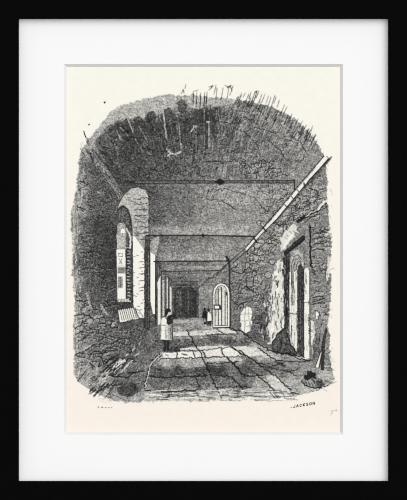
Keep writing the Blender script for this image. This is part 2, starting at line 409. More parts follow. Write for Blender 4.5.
# ---------------------------------------------------------------- left rib and left wall
lw = [(79,153),(88,152),(119,199),(117,210),(117,322),(120,322),(137,316),(144,319),(149,322),(149,337),(138,347),(124,362),(108,382),(97,395.5),(87,389),(79,383),(73,376),(73,352),(72,330),(74,305),(72.5,288),(71,270),(71,240),(69.5,226),(71,208),(75,190),(76.5,175),(78,160)]
m, sl, X, Y = inside(lw); owner[sl][m & (owner[sl] > 0)] = E_LWALL
P([(86.5,150),(91.5,148),(109,170),(125,195),(122,200),(118,199),(103,178)], 108, E_RIB, amp=.3)
L([(86.5,149),(103,176),(118,198)], .9, 40, .8); L([(92,148),(110,171),(124,194)], .8, 50, .7); L([(90,151),(121,198)], .7, 165, .5)
for k in range(44):
    t = U(0, 1); x, y = 87 + 33 * t, 151 + 47 * t; o_ = U(-1.5, 3); L([(x + o_, y - o_ * .6), (x + o_ + U(1, 3), y - o_ * .6 + U(1, 4))], .7, 52 if k % 3 else 165, .6)
P([(86,140),(93,140),(92,151),(84,153),(80,152)], 150, alpha=.5, amp=.6)
for k in range(14): x, y = U(80, 91), U(136, 152); L([(x, y), (x + U(1, 3), y + U(3, 7))], .7, 70, .7, E_VAULT)
for pts in ([(79,182),(84,181),(88,186)], [(78,190),(88,184)], [(77,205),(83,211)], [(88,205),(94,208)], [(81,253),(94,251),(100,254)], [(78,270),(88,268),(98,270),(112,268)], [(97,276),(103,278),(114,276)],
            [(96,286),(110,289),(116,287)], [(84,256),(84,266)], [(100,258),(101,268)], [(90,240),(92,250)], [(104,279),(104,287)], [(75,300),(83,302),(90,300)], [(74,316),(84,314),(92,318)], [(80,326),(86,320),(93,318),(104,317)],
            [(88,334),(97,330),(104,335),(112,331)], [(76,343),(86,337),(90,334)], [(100,340),(108,336),(116,338)], [(74,356),(86,349),(100,352),(114,346),(120,348)], [(80,354),(96,344),(104,345)], [(90,300),(94,308),(92,314)],
            [(104,300),(110,306),(116,304)], [(95,354),(108,352),(118,350)], [(76,335),(83,330)], [(104,345),(112,344),(122,338)]):
    W(pts, 1.0, 35, .8)
    W([(x + .4, y + 1.3) for x, y in pts], .8, 150, .35)
stones([(80,170),(116,200),(116,300),(80,300)], 60, 2, 5, 40, .45, .5, 3, hl=.12)
stones([(78,300),(116,300),(118,325),(140,335),(120,360),(80,372)], 90, 2, 4.5, 36, .65, .6, 8, hl=.2)
for k in range(50):
    x, y = U(70, 77), U(190, 375); L([(x, y), (x, y + U(2, 7))], .6, 110, .5)
for pts in ([(87,293),(90,305),(88,310)], [(84,311),(88,307),(92,309)], [(101,305),(104,312),(108,315)], [(94,318),(102,316)], [(76,352),(84,350),(90,346)], [(112,326),(116,322)]):
    W(pts, 2.2, 165, .5)
P(ellipse(100,193,4,3.5), 130, alpha=.45, amp=.3); P(ellipse(84,190,3.5,6), 150, alpha=.35, amp=.3); P(ellipse(89.5,321,3,2.2), 165, alpha=.5)

# ---------------------------------------------------------------- window
P([(117,211),(119,203),(124,194.5),(131,189),(138,187.5),(145,190),(148.5,197),(148.5,247),(144.5,252),(144.5,318),(139,319),(119,322.5),(117,322)], None, E_WIN)
P([(117,210),(118.5,204),(124,194.5),(131,189),(138,187.5),(145,190),(148.5,197),(148.5,246),(145,252),(135,237),(133,238),(132,222),(129,210),(124,205),(120,206)], 178, E_WARCH, amp=.25)
L([(117.6,208),(120,201),(124.5,194),(131,188.5),(138,187),(145.5,189.5)], .8, 50, .7); L([(148.8,196),(148.8,248)], 1.0, 60, .7)
for k in range(52):
    x, y = U(122, 147), U(192, 246)
    if x < 133 and y > 203: continue
    W([(x, y), (x + U(2, 6), y + U(-.7, .7))], .8, 70, .6)
for y in (198, 203.5, 209, 215, 221, 227, 233, 239): W([(134, y + 1), (148, y)], .9, 62, .65)
for k in range(12): y = U(196, 236); x = U(136, 146); L([(x, y), (x, y + 4)], .6, 90, .6)
L([(142.5,218),(148,205)],1.0,95,.4); P([(142,214),(148,210),(148,222),(140,226)], 115, alpha=.35)
# soffit, dark
P([(117,212),(119,207),(124,205),(129,210),(132,222),(133,240),(133,303),(128,303),(128,240),(127,226),(122,222),(117.5,226)], 84, None, amp=.2)
P([(117,222),(117.5,212),(121,207.5),(126,210),(129.5,221),(128,228),(122,221)], 92, alpha=.8)
W([(117.5,211),(122,206.5),(127,209),(131,219),(132,232)], 1.0, 40, .8)
# sky and building
P([(117,250),(117.5,226),(120,222.5),(125,224),(127.5,232),(128,250)], 176, E_TOWER)
P([(120.5,233),(120.6,230),(122.6,227.6),(125,230),(125,233)], 245); L([(120.3,233),(120.4,230),(122.6,227.2),(125.2,230)], .7, 110, .7)
P([(117,224),(119,221),(120,230),(117.5,240)], 120, alpha=.7)
L([(117,234),(118,248)], 1.2, 215, .7); L([(117,248.5),(126,248.5)], .7, 110, .7)
P([(116.5,249.5),(125.3,249.5),(125.8,299),(117.5,299)], 246, E_TOWER)
L([(118.5,253.5),(122.5,253.5),(122.5,256.5),(118.8,256.5),(118.5,253.5)], .9, 120, .8); L([(119,259),(122,264)], 1.2, 120, .7); L([(122,259),(119.2,264)], 1.0, 130, .7); L([(117.5,266),(125,266)], .6, 130, .6)
P([(117.5,267.2),(125.5,267),(125.5,273.5),(117.5,273.5)], 138); 
for x in (119, 121, 123): L([(x,268),(x,273)], .6, 70, .7)
P([(118.5,276.5),(122.8,276.5),(122.8,288),(118.5,288)], 128); L([(118.2,276),(118.2,289)], .5, 80, .7); L([(120.7,277),(120.7,288)], .6, 85, .6)
P([(125.6,226),(131.5,226),(132.5,303),(126,303)], 78, E_WIN, alpha=.9)
W([(126.5,229),(129,233),(130.5,240),(130,249)], 1.6, 225, .85)
for k in range(34):
    y = 246 + k * 1.6; L([(126.6 + U(0, 2), y), (128.6 + U(0, 2), y + U(-.5, 1))], .8, 215 if k % 2 else 30, .75)
L([(126,250),(126.2,300)], .8, 40, .8); L([(131.8,240),(132.5,302)], .9, 50, .8)
P([(117.5,299),(128,299),(131.5,302),(117.8,302)], 225, E_SILL)
for k in range(8): L([(118.5 + 1.5 * k, 299), (118.8 + 1.5 * k, 301.8)], .6, 60, .8)
P([(118,302),(132.5,302),(133,304),(134,308.5),(118,310)], 66, E_WIN, amp=.2)
# reveal
P([(132.8,236),(135,236.5),(144.8,251),(144.8,318),(139,319),(133.5,305)], 247, E_REVEAL, amp=.12)
P([(135,236.5),(140,244),(144.8,251),(144.8,243),(138,236)], 140, E_WARCH, alpha=.7)
for k in range(20):
    y = 252 + k * 3.2; x = U(135, 143) if k % 3 else U(140, 143); L([(x, y), (x + U(.8, 2.4), y + U(-.4, .6))], .8, 70, .75)
for y in (262, 268, 274, 281, 288, 291): L([(139, y), (143.6, y - .6)], .7, 60, .75)
for y in (257, 273, 286, 296): L([(133, y), (135, y - .5)], .8, 60, .7)
P([(118.2,310),(134,307.8),(139.5,318.6),(120,322.3)], 244, E_SILL)
for k in range(9): x = 119.5 + k * 2.0; L([(x, 309.8 - (x - 119) * .12), (x + 2.8, 320.5 - (x - 119) * .16)], .75, 60, .85)
L([(134,308),(140,318.5)], .7, 60, .7); W([(139,318.5),(149,322)], 1.2, 60, .7)
W([(118,323),(128,321),(139,319)], 1.0, 60, .7)
# recess floor / low wall under the window
for pts in ([(137,309),(141,313),(145,321)], [(134.5,309),(137,317)]): W(pts, .8, 60, .7)
for k in range(90):
    x, y = pick([(119,324),(149,322),(149,336),(126,360),(119,350)], 1)[0]; L([(x, y), (x + U(1, 3), y + U(-1, .6))], .7, 55 if U(0, 1) < .6 else 135, .5)
for k in range(16): x = 148 - k * 3.3; y = 336 + k * 3.0; W([(x, y), (x - 2.4, y + 2.4)], 1.2, 30 if k % 2 else 200, .7)

# ---------------------------------------------------------------- pillars on the left
P([(144.8,236),(150.4,236),(150.4,330),(147,335),(144.8,330)], 84, E_COL[0], g2=88)
for x in (146, 147.6, 149.3): W([(x, 240), (x, 330)], .7, 32, .7, amp=.2)
W([(148.4,252),(148.4,300)], .6, 130, .5, amp=.2); W([(144.6,248),(144.6,328)], .9, 35, .7, amp=.2)
P([(150.2,252),(150.2,244),(153,238),(159,236),(158.5,245),(155.5,255)], 150, E_CAP, amp=.2); L([(150.4,238),(155,237)], 1.2, 70, .7)
P([(150.4,252),(155,255),(155,314),(153,314),(150.4,301)], 246, E_COL[1])
P([(150.4,301),(153,314),(155,314),(155,326),(150.4,328)], 90, E_COL[1])
P([(155,260),(160.5,262),(160.5,328),(155,328)], 74, E_COL[2]); W([(155.6,262),(155.6,325)], .8, 32, .8, amp=.2); W([(158.8,264),(158.8,326)], .6, 130, .5, amp=.2)
P([(157.6,282),(160.4,276),(160.4,326),(157.8,326)], 234, E_COL[3])
P([(160.5,268),(166.4,270),(166.4,324),(160.5,326)], 100, E_COL[4]); W([(161.2,270),(161.2,322)], .8, 40, .8, amp=.15); P([(162.6,280),(164.2,280),(164.2,322),(162.6,322)], 190, E_COL[4]); W([(165.5,274),(165.5,318)], .7, 55, .7, amp=.15)
P([(166.4,272),(172.4,280),(172.4,318),(166.4,322)], 92, E_COL[5]); P([(166.8,277),(168,278),(168,318),(166.8,318)], 205, E_COL[5]); W([(168.8,277),(168.8,316)], .8, 40, .8, amp=.15)
P([(169.8,286),(171.5,288),(171.5,318),(169.8,318)], 222, E_COL[5])

# ---------------------------------------------------------------- far end
P([(172.4,281),(198,281),(198,318),(172.4,320)], 80, E_END)
P([(175,317),(175,293),(178,287.5),(185,285.5),(192,287.5),(196,293),(196,317)], 64, E_ENDDOOR)
W([(175,317),(175,293),(178,287.5),(185,285),(192,287.5),(196,293),(196,317)], .9, 35, .8, amp=.2)
for x in np.arange(177, 196, 1.9): W([(x, 290), (x, 315)], .6, 40 if rng.random() < .6 else 120, .5, amp=.15)
for y in (283, 286.5): W([(172.5, y), (198, y)], .8, 125, .5, amp=.2)
for y in (262, 266, 270.5, 275, 279): W([(172, y + 3), (215, y + 3)], .7, 78, .55, amp=.25)
for y in (240, 245, 250, 256): 
    for k in range(8): x = U(160, 225); L([(x, y + U(-2, 2)), (x + U(3, 8), y + U(-2, 2))], .6, 85, .4)
P([(198,284),(205,279),(213,270),(228,262),(229,326),(205,322),(198,318)], None, E_FWALL)
P([(229,262),(245,250),(262,252),(268,300),(262,345),(240,330),(229,327)], None, E_FWALL)
W([(228,263),(216,274),(205,282),(198,288)], 1.0, 60, .8)
W([(198.4,288),(198.4,318)], .8, 60, .7, amp=.2)
for k in range(60):
    x = U(200, 228); y = U(272, 320)
    if y < 262 + (228 - x) * .95: continue
    L([(x, y), (x + U(1, 3), y - U(1, 3))], .6, 85 if U(0, 1) < .6 else 150, .4)

# ---------------------------------------------------------------- right wall
rw = [(327,158),(328,182),(328,200),(330,212),(330,226),(332,240),(333,255),(331,264),(332,280),(331,300),(330,312),(329,325),(331,337),(331,366),(312,368),(297,360),(280,352),(262,345),(250,338),(246,300),(245,250),(256,240),(276,217),(300,188)]
m, sl, X, Y = inside(rw); owner[sl][m & (owner[sl] > 0)] = E_RWALL
stones([(255,243),(276,220),(300,196),(325,168),(326,215),(300,222),(282,232),(270,262),(248,300),(246,256)], 120, 2, 5, 45, .65, .85, 16, .85)
stones([(232,264),(246,252),(262,262),(262,330),(234,326)], 55, 2, 4.5, 45, .55, .8, 12)
stones([(312,225),(329,225),(330,320),(312,345)], 46, 2, 4.2, 45, .6, .6, 16)
for c, r, g in (((257,245.5),3.2,168), ((268,275),3.4,160), ((266,247),4,150), ((272,262),3,150), ((259,223),2.4,150), ((263,224),2.6,155)):
    P(ellipse(c[0], c[1], r, r * .95, 14), g, alpha=.75, amp=.2); W(ellipse(c[0], c[1], r, r, 12), .8, 50, .7, amp=.2)
for pts in ([(232,270),(240,274),(248,268),(256,272),(262,266)], [(238,290),(246,286),(254,292)], [(232,300),(238,306),(246,302)], [(300,190),(306,186),(309,192)], [(275,222),(280,226),(286,220)], [(285,210),(290,205),(296,207)]):
    W(pts, 1.0, 42, .8)
# moulding: a pale ragged ledge
W([(328,200),(322,205),(318,210),(311,213),(305,217),(298,222)], 3.0, 36, .7); W([(327.5,200),(321.5,205),(318,209)], 2.2, 232, .95); W([(317,210),(311,212.5),(306,216)], 1.3, 200, .8)
W([(326,207),(320,210),(312,217),(304,223)], .9, 45, .7)
for pts in ([(306,178),(310,186)], [(303,204),(308,200),(312,205)], [(316,190),(320,196)]): W(pts, .9, 50, .7)
L([(305,186),(308,189)], 2.0, 190, .7)
# plaster patches
P([(279,246),(280.5,238),(285,232),(291,226),(296,225),(297,233),(292,239),(286,246),(281,252)], 222, E_PLASTER, amp=.9)
for k in range(9): x, y = U(281, 295), U(228, 248); L([(x, y), (x + U(1, 3), y + U(2, 4))], .8, 110, .7)
P([(283,247),(286,240),(292,233),(294,236),(288,243),(285,250)], 245, alpha=.8)
P([(276,262),(281,258),(284,268),(285.5,285),(288,300),(288,330),(276,342),(269,345),(268.5,330),(270,312),(270,296),(273,280)], 226, E_PLASTER, amp=1.3)
for k in range(40):
    x, y = pick([(276,264),(282,262),(287,300),(287,328),(272,340),(270,310)], 1)[0]
    W([(x, y), (x + U(-1.5, 1.5), y + U(3, 8))], .9, 55, .75, amp=.3)
    if k % 3 == 0: P(ellipse(x, y, U(.8, 1.8), U(1.5, 3.5), 9), 140, alpha=.5, amp=.3)
    if k % 3 == 1: P(ellipse(x, y, U(1, 2), U(2, 4.5), 9), 250, alpha=.9, amp=.2)
L([(263.5,299),(265,306)], 1.8, 225, .8)
# bright niche
P([(241.5,312),(243.5,309.5),(247,307.5),(250.5,308.5),(251.5,312),(251.3,324),(249.5,331),(246,332.5),(241.5,330),(240.6,322)], 240, E_NICHE, amp=.5)
for pts in ([(245.5,309),(244.5,331)], [(248.6,308.5),(248.8,318)], [(241.5,315),(251,313.5)], [(241.5,321),(251,320)], [(246,326.5),(251,325)]): W(pts, .7, 120, .6, amp=.2)
P([(249,321),(251.4,320),(250.6,327),(249,329)], 150, alpha=.5)
# doorway
P([(283,262),(286,255),(291,250),(304,240),(310,238),(310,360),(300,361),(292,352),(284,330)], None, E_WAY)
P([(283,258),(290,253),(290,295),(288,330),(284,328),(284,290)], 74, E_WAY, amp=.3)
for x in (284.6, 286.4, 288.2): W([(x, 260), (x + .3, 326)], .9, 36, .65, amp=.3)
P([(303,240),(310.5,236),(311,270),(304,268),(303,255)], 125, E_WAY); W([(304,247),(304,268)], .9, 60, .6)
P([(289.5,352),(290,266),(291,256),(295,250.5),(299,250),(303,254),(304,268),(302.8,268),(301,264.5),(298.6,266),(298,274),(297.8,354),(295,354)], 170, E_JAMBL)
for dx in (0, 2.3, 4.6):
    W([(291.5 + dx, 290), (291.6 + dx, 264 + dx * .6), (294 + dx * .8, 257 + dx), (298 + dx * .3, 255 + dx * 1.3), (302 - dx * .1, 260 + dx)], .8, 60, .75, amp=.15)
P([(289,272),(291,272),(291,352),(289.6,340)], 240, E_JAMBL); P([(294,272),(297,270),(297,352),(294.5,348)], 236, E_JAMBL); P([(291.2,305),(293.8,305),(294,345),(292,340)], 232, E_JAMBL)
W([(292.4,270),(292.4,306)], .9, 90, .7, amp=.2); W([(297.6,270),(297.6,352)], .8, 50, .8, amp=.2); W([(289,313),(297.4,314)], .9, 60, .8); W([(289.2,272),(289.4,340)], .8, 60, .7, amp=.3)
P([(288,352),(288,338),(292,346),(297,354)], 120, E_WAY, alpha=.6)
P([(298,266),(300.5,264),(303.5,267),(304,361),(297.5,354)], 62, E_OPEN, g2=88)
for x in (299.2, 301.2, 303): W([(x, 272), (x, 355)], .7, 28, .6, amp=.2)
W([(300.2,290),(300.2,340)], .6, 120, .45, amp=.2)
P([(304,271),(305,268.5),(307.5,268),(309.2,271),(309.4,358),(304,360)], 243, E_JAMBR)
L([(303.8,270),(303.8,358)], .9, 40, .8); L([(309.8,270),(309.8,357)], .9, 45, .8); W([(304,303),(309.4,302)], .8, 80, .7); W([(306,272),(306.5,284)], 1.2, 150, .5)
W([(310,226),(310.4,250),(311,266)], 1.6, 34, .85)
for k in range(46):
    x = (289.6, 291.4, 294.6, 296.6, 304.6, 306.4, 308.8)[k % 7] + U(-.5, .5); y = U(270, 350)
    W([(x, y), (x + U(-.4, .4), y + U(3, 10))], U(.5, .9), 60 if U(0, 1) < .7 else 250, .55, amp=.15)
for k in range(26):
    x, y = pick([(282,256),(289,253),(289,330),(283,330)], 1)[0]; W([(x, y), (x + U(-.6, .6), y + U(3, 8))], .9, 150 if k % 2 else 28, .6, amp=.3)
for k in range(40):
    x, y = pick([(262,288),(276,275),(272,340),(258,338)], 1)[0]; W([(x, y), (x + U(-1, 1), y + U(2, 6))], .9, 42 if k % 3 else 225, .65, amp=.3)
for k in range(16):
    x = U(313, 320); y = U(334, 356); W([(x, y), (x - U(0, 2), y + U(5, 10))], .9, 42, .6, amp=.3)
# right edge masonry
for y in (233, 238, 243.5, 249, 296, 300, 303):
    W([(313, y + 1.6), (318, y), (324, y + U(-2, 1))], 1.2, 45, .75); W([(314, y + 2.6), (320, y + 1.4)], 1.0, 175, .5)
W([(320,270),(327,271),(334,268.5)], .8, 45, .8, E_RWALL); W([(309.5,262),(316,275),(312,272)], 1, 40, .8)
P([(328,256),(331.5,258),(330,272),(327.5,282),(325.5,280),(327,268)], 232, alpha=.85, amp=.3); W([(326.5,262),(325.5,276),(327,284)], .9, 70, .7)
P([(316,311),(319,313),(318,318.5),(316,319)], 245, amp=.2); W([(315,310),(319.5,313),(319,319)], .9, 50, .7)
P([(311,320),(314.5,322),(315,332),(312,345),(311,345)], 228, amp=.3)
for k in range(40): x, y = pick([(311,322),(328,322),(326,345),(312,362)], 1)[0]; L([(x, y), (x + U(-1, 2), y + U(1, 4))], .7, 60 if U(0,1)<.6 else 190, .5)
for k in range(4): W([(308.5,326 + 2.4 * k),(311,327 + 2.4 * k)], .8, 70, .7)
for k in range(26): x, y = U(326, 332), U(160, 365); L([(x, y), (x + U(.5, 2), y + U(1, 5))], .7, 90, .6, E_RWALL)
# slanting beam
P([(283.5,252),(302.5,235.2),(305.5,236.2),(305,240),(288.5,253.5),(285,256.5)], 42, E_BEAM, amp=.2); L([(287,250.5),(303,237.5)], .7, 105, .45)

# ---------------------------------------------------------------- floor
fl = [(149,330),(160,324),(172,319.5),(198,318),(213,324),(229,327),(240,330),(262,345),(280,352),(297,359),(310,362),(330,366),(336,380),(327,388),(316,393),(300,397),(285,399),(270,401),(240,403),(205,403),(170,404),(140,405),(125,406),(112,403),(96,396),(108,382),(124,362),(138,347)]
m, sl, X, Y = inside(fl)
FCT = [(155,330,98),(165,345,92),(150,345,92),(140,355,98),(180,324,112),(195,322,130),(205,327,128),(180,330,135),(180,341,96),(200,342,100),(215,340,88),(230,341,80),(245,343,92),(175,347,80),(195,348,100),
       (225,330,165),(235,333,150),(255,349,165),(220,350,190),(262,355,150),(275,356,135),(290,362,125),(300,366,125),(315,370,130),
       (155,368,110),(165,361,175),(185,362,165),(200,362,165),(160,371,82),(180,371,74),(200,372,72),(215,362,140),(220,370,74),(213,368,66),(240,362,130),(250,362,100),(245,372,84),(262,372,96),(275,366,98),(285,370,105),
       (155,383,98),(180,383,98),(200,384,98),(225,382,100),(245,384,100),(262,384,150),(280,386,185),(295,383,150),(310,391,190),(325,376,165),(150,396,195),(180,396,200),(200,396,190),(225,396,200),(250,395,190),(270,396,215),
       (125,390,80),(132,388,72),(118,372,108),(112,390,115),(130,374,104),(140,380,100),(104,390,160),(120,399,165),(135,400,160)]
fb = field(FCT, 3.4)
tone[sl] = np.where(m & (owner[sl] > 0), fb[sl], tone[sl]); owner[sl][m & (owner[sl] > 0)] = E_FLOOR
# sunlit slabs
for pts, g in (([(172,332),(206,331),(206,335),(172,336.5)], 216), ([(173,320.5),(198,320),(204,323),(174,323)], 150),
               ([(162,352.5),(176.6,352.5),(176.6,358),(166,358.8),(158,358)], 236), ([(177.4,352),(192,351.5),(194.5,357.6),(177.4,358.4)], 240), ([(193,351.5),(202,351),(204.5,357),(195.5,357.4)], 225), ([(203,350),(220,348.5),(222,356),(206,357)], 226),
               ([(180,348.5),(206,346),(229,345.5),(231,348),(204,350),(181,351.5)], 216), ([(221,348.5),(231,347.5),(242,356),(224,357.5)], 232), ([(232,346.5),(246,346),(262,355),(246,357)], 222), ([(247,346),(258,348),(276,358),(265,358)], 205),
               ([(205,330),(216,329.5),(224,333),(207,334.5)], 205), ([(217,328.5),(230,328.5),(238,332.5),(226,333.5)], 215), ([(200,325),(212,326),(214,328.5),(203,329)], 150), ([(206,357.5),(240,357),(243,361),(207,361.5)], 190),
               ([(265,376),(275,375),(292,392),(284,397),(278,394)], 205), ([(172,337.2),(206,336),(208,338),(172,339.5)], 120), ([(258,350),(266,352),(283,359),(276,360)], 175), ([(296,355),(304,357),(306,360),(295,358.5)], 200)):
    P(pts, min(248, g + 10), alpha=.92, amp=.25)
P([(205,372),(210,365),(224,367),(226,372),(214,375)], 58, alpha=.55, amp=.5); P([(150,366),(152,372),(150,377),(206,376.5),(206,367),(170,370)], 78, alpha=.55, amp=.5)
P([(236,365),(244,362),(250,369),(246,374),(240,373)], 72, alpha=.55, amp=.5); P([(212,342),(228,338),(238,342),(226,346)], 76, alpha=.6, amp=.5)
P(ellipse(128,390,11,7,16,-.2), 66, alpha=.75, amp=.8)
# joints
for pts, w in (([(186.6,330),(194,343),(201,354),(206,365),(216,387),(222,399)],1.1), ([(231,347),(246,356)],1.2), ([(227,357.5),(236,367),(245,376)],1.6), ([(232,377),(246,393)],1.4), ([(239,350),(257,363),(274,376)],1.2), ([(251,370),(264,381),(276,392)],1.1),
               ([(275,375),(284,384),(294,393),(303,396)],1.2), ([(258,348),(272,358),(285,366)],1.1), ([(150,376.5),(170,377.5),(205,376)],1.3), ([(145,390.5),(170,391.5),(205,390)],1.3), ([(216,387.5),(251,387)],1.0), ([(246,376),(263,375.5)],1.0), ([(207,371),(208,362)],1.0),
               ([(163,352),(170,351),(206,350),(231,347)],.8), ([(162,358.6),(206,357.5),(242,356.5)],.9), ([(205,334.8),(240,334)],.7), ([(177,352),(177,358.4)],.9), ([(193,351.5),(195,357.5)],.9), ([(202.5,350),(206,357)],.9), ([(221,348),(225,357)],1.1), ([(216,329),(224,334)],.8), ([(229,328),(238,333)],.8),
               ([(229.5,327.5),(240,331),(250,338),(262,346),(276,353)],1.3), ([(276,353),(290,354),(304,357)],1.3), ([(262,366),(290,372),(300,368)],.9), ([(255,362),(270,367),(284,364)],.9), ([(276,360),(300,362),(312,360)],1.0), ([(284,352.5),(297,358),(310,361)],1.1),
               ([(297,376),(290,372)],.9), ([(312,392),(326,387)],.9), ([(172,392),(166,399)],1.0), ([(197,392),(200,400)],1.2), ([(205,364),(222,363),(238,362)],.8), ([(214,375),(232,377)],1.0), ([(171,381),(168,390)],.9), ([(196,378),(200,388)],.9), ([(235,367),(236,361)],1.0), ([(160,340),(177,351)],.5)):
    W(pts, w, 34, .82)
for pts in ([(163,352),(152,362),(148.5,372),(145,388)], [(162,356),(158,361)]): W(pts, 2.4, 40, .6); W(pts, 1.1, 215, .8)
L([(173,349),(182,346.5),(192,345)], 1.8, 55, .65); L([(182,354),(187,355)], 1.4, 50, .8); L([(166,355),(168,355.5)], 1.2, 60, .7)
W([(203,366),(206,371),(214,371)], 1.0, 60, .6); L([(203,372),(206,378)], 1.2, 30, .8)
# hatching near the foot
for k in range(230):
    x = U(145, 288); y = U(390, 401); l = U(4, 14)
    W([(x, y), (x + l, y + U(-.4, .4))], .7, 62 if U(0, 1) < .5 else 245, .65, E_FLOOR, amp=.15)
for k in range(150):
    x, y = pick([(150,365),(205,362),(280,360),(310,372),(290,388),(150,388)], 1)[0]; l = U(2, 7)
    L([(x, y), (x + l, y + U(-.6, .6))], .6, 55 if U(0, 1) < .55 else 160, .45)
for k in range(90):
    x, y = pick([(150,335),(172,322),(205,325),(260,345),(205,346),(150,350)], 1)[0]; l = U(1.5, 4)
    L([(x, y), (x + l, y + U(-.5, .5))], .6, 50 if U(0, 1) < .55 else 170, .4)
# slanting strokes, lower left
for k in range(46):
    x, y = pick([(118,352),(140,352),(118,380),(98,392),(84,380),(98,366)], 1)[0]; l = U(4, 12)
    o = owner[min(NH - 1, int((y - Y0P) * S)), int((x - X0) * S)]
    W([(x, y), (x - l * .75, y + l * .7)], U(.8, 1.5), 34 if k % 4 else 225, .75, int(o) or None, amp=.25)
for x, y, l in ((104,385,16),(109,384,17),(97,384,14),(114,387,14),(92,370,14),(86,371,14),(118,380,13)):
    L([(x, y), (x - l * .62, y + l * .75)], .9, 50, .8, E_LWALL if x < 100 else E_FLOOR)
for pts in ([(98,356),(106,362),(112,358)], [(90,363),(97,369),(100,362)], [(92,366),(96,374),(102,371)], [(124,362),(130,358),(136,362)], [(112,376),(126,378),(136,372)], [(112,386),(122,384)], [(128,372),(136,372),(144,371)]):
    W(pts, 1.2, 34, .8)
W([(119,363),(125,361)], 2.2, 215, .8); P(ellipse(96,371,2.6,5,12,.2), 178, alpha=.7, amp=.3); P(ellipse(80,343,4,2,12), 160, alpha=.5)
P([(80,380),(90,370),(104,372),(96,388),(88,388)], 165, alpha=.4, amp=.6)
for k in range(30): x = U(98, 138); L([(x, U(394, 402)), (x + U(4, 9), U(396, 403))], .6, 100, .5, E_FLOOR)
W([(325,381),(331,383),(336,381.5)], .9, 60, .8, E_FLOOR); W([(318,386),(327,391)], .8, 80, .7, E_FLOOR); W([(322,368),(332,368),(334,370)], .8, 70, .7, E_FLOOR)
for k in range(12): x, y = U(322, 333), U(358, 372); L([(x, y), (x + U(1, 4), y + U(-2, 2))], .7, 70, .7, E_FLOOR)
for k in range(10): x = U(268, 292); L([(x, U(388, 392)), (x + 6, U(396, 399))], .7, 70, .6, E_FLOOR)

# ---------------------------------------------------------------- tie rods, poles
P([(135,180.6),(294.5,180.2),(294.5,183.0),(135,183.6)], 100, E_ROD[0]); P([(117,181.4),(135,180.8),(135,183.4),(117,183)], 62, E_ROD[0])
L([(128,181),(294,180.6)], .9, 34, .85); L([(135,183.4),(294,182.8)], .8, 40, .8)
L([(140,185.2),(290,184.4)], .8, 150, .35)
P([(215,182),(219,178.6),(221.5,178.6),(225,182),(221.5,184.8),(219,184.8)], 36, E_KNOB[0]); L([(221,177),(222,179)], 1.2, 190, .6); L([(294.5,180),(294.6,190)], 1.3, 36, .8, E_ROD[0])
L([(146,235.6),(205,235.4),(255,236.6)], 1.5, 44, .9, E_ROD[1]); P([(200,235.4),(203,233.6),(206,235.4),(203,237.4)], 36, E_KNOB[1])
L([(154,261.6),(205,261.2),(228,261)], 1.3, 48, .9, E_ROD[2]); L([(161,271.4),(221,270.6)], 1.2, 56, .85, E_ROD[3])
# diagonal pole
def strip(a, b, wa, wb):
    dx, dy = b[0] - a[0], b[1] - a[1]; n = math.hypot(dx, dy); nx, ny = -dy / n, dx / n
    return [(a[0] + nx * wa / 2, a[1] + ny * wa / 2), (b[0] + nx * wb / 2, b[1] + ny * wb / 2), (b[0] - nx * wb / 2, b[1] - ny * wb / 2), (a[0] - nx * wa / 2, a[1] - ny * wa / 2)]
P(strip((329,157.5), (274.5,220.5), 6.0, 4.0), 70, E_RWALL, alpha=.7)
P(strip((326.4,157), (274.5,219), 3.8, 3.2), 242, E_POLE); P(strip((274.5,219), (246,249.5), 3.4, 2.2), 232, E_POLE); P(strip((246,249.5), (231,262), 2.4, 1.6), 120, E_POLE)
L([(331.5,157),(320,169),(308,182)], 2.0, 100, .9, E_POLE); L([(332,156.5),(309,180)], .9, 40, .8); L([(324.2,155.5),(298,186),(273,216),(246,247)], .9, 42, .85); L([(328.5,159),(301,190),(277,219),(262,234),(247,251)], 1.0, 36, .85)
L([(316,167),(306,179)], .9, 130, .6); L([(304,183),(304.5,186)], 1.6, 50, .8)
for t in (.55, .66, .79): x, y = 326.5 - 52 * t, 157 + 62 * t; L([(x - .6, y - 1.2), (x + .9, y + .6)], 1.1, 40, .8)
for x, y in ((264.5,229.5),(255,240)): L([(x - 1.5, y - 2), (x + 1.8, y + 2)], 1.6, 36, .9)
L([(245,248.5),(231,260.5),(216,276)], .9, 46, .8); L([(246,251.5),(233,263)], 1.0, 46, .8)
P([(225,255.8),(227.2,255.4),(229.6,260),(230.4,264),(230.4,290),(228.8,290),(228.6,264),(226,258.6)], 50, E_POST)
P([(229.4,288),(231.2,288),(231,327),(229.4,327)], 62, E_POST)

# ---------------------------------------------------------------- arched door
door = [(213,327.4),(213,293),(214,288.6),(217,284.6),(221,283.2),(225,284.2),(228.4,287.8),(229.6,293),(229.6,327.4)]
P(door, 244, E_DFRAME)
inner = [(215,325.6),(215,293.5),(216,289.5),(218.5,286.4),(221.2,285.4),(224.4,286.4),(226.6,289.4),(227.6,293.5),(227.6,325.6)]
P(inner, 224, E_DOOR); W(inner + inner[:1], .7, 46, .8, amp=.1); L(door, .6, 40, .7)
P([(215.2,293),(217,288.5),(221,286),(221,290),(218.5,293),(217.8,310),(215.4,318)], 110, alpha=.5)
for x, y0, ww in ((218.4,289,.8),(221.6,287.5,1.1),(225.2,290.5,.9)): L([(x, y0), (x, 325)], ww, 46, .85)
L([(226.6,292.5),(226.7,295)], 1.4, 30, .9)
P([(213.6,304.6),(220.4,304.6),(221.6,309.8),(213.8,309.8)], 48, E_LOCK); P([(214.6,305.8),(218.8,305.8),(219.2,308.4),(214.8,308.4)], 242)
L([(213,327.8),(230,327.4)], 1.1, 36, .9)

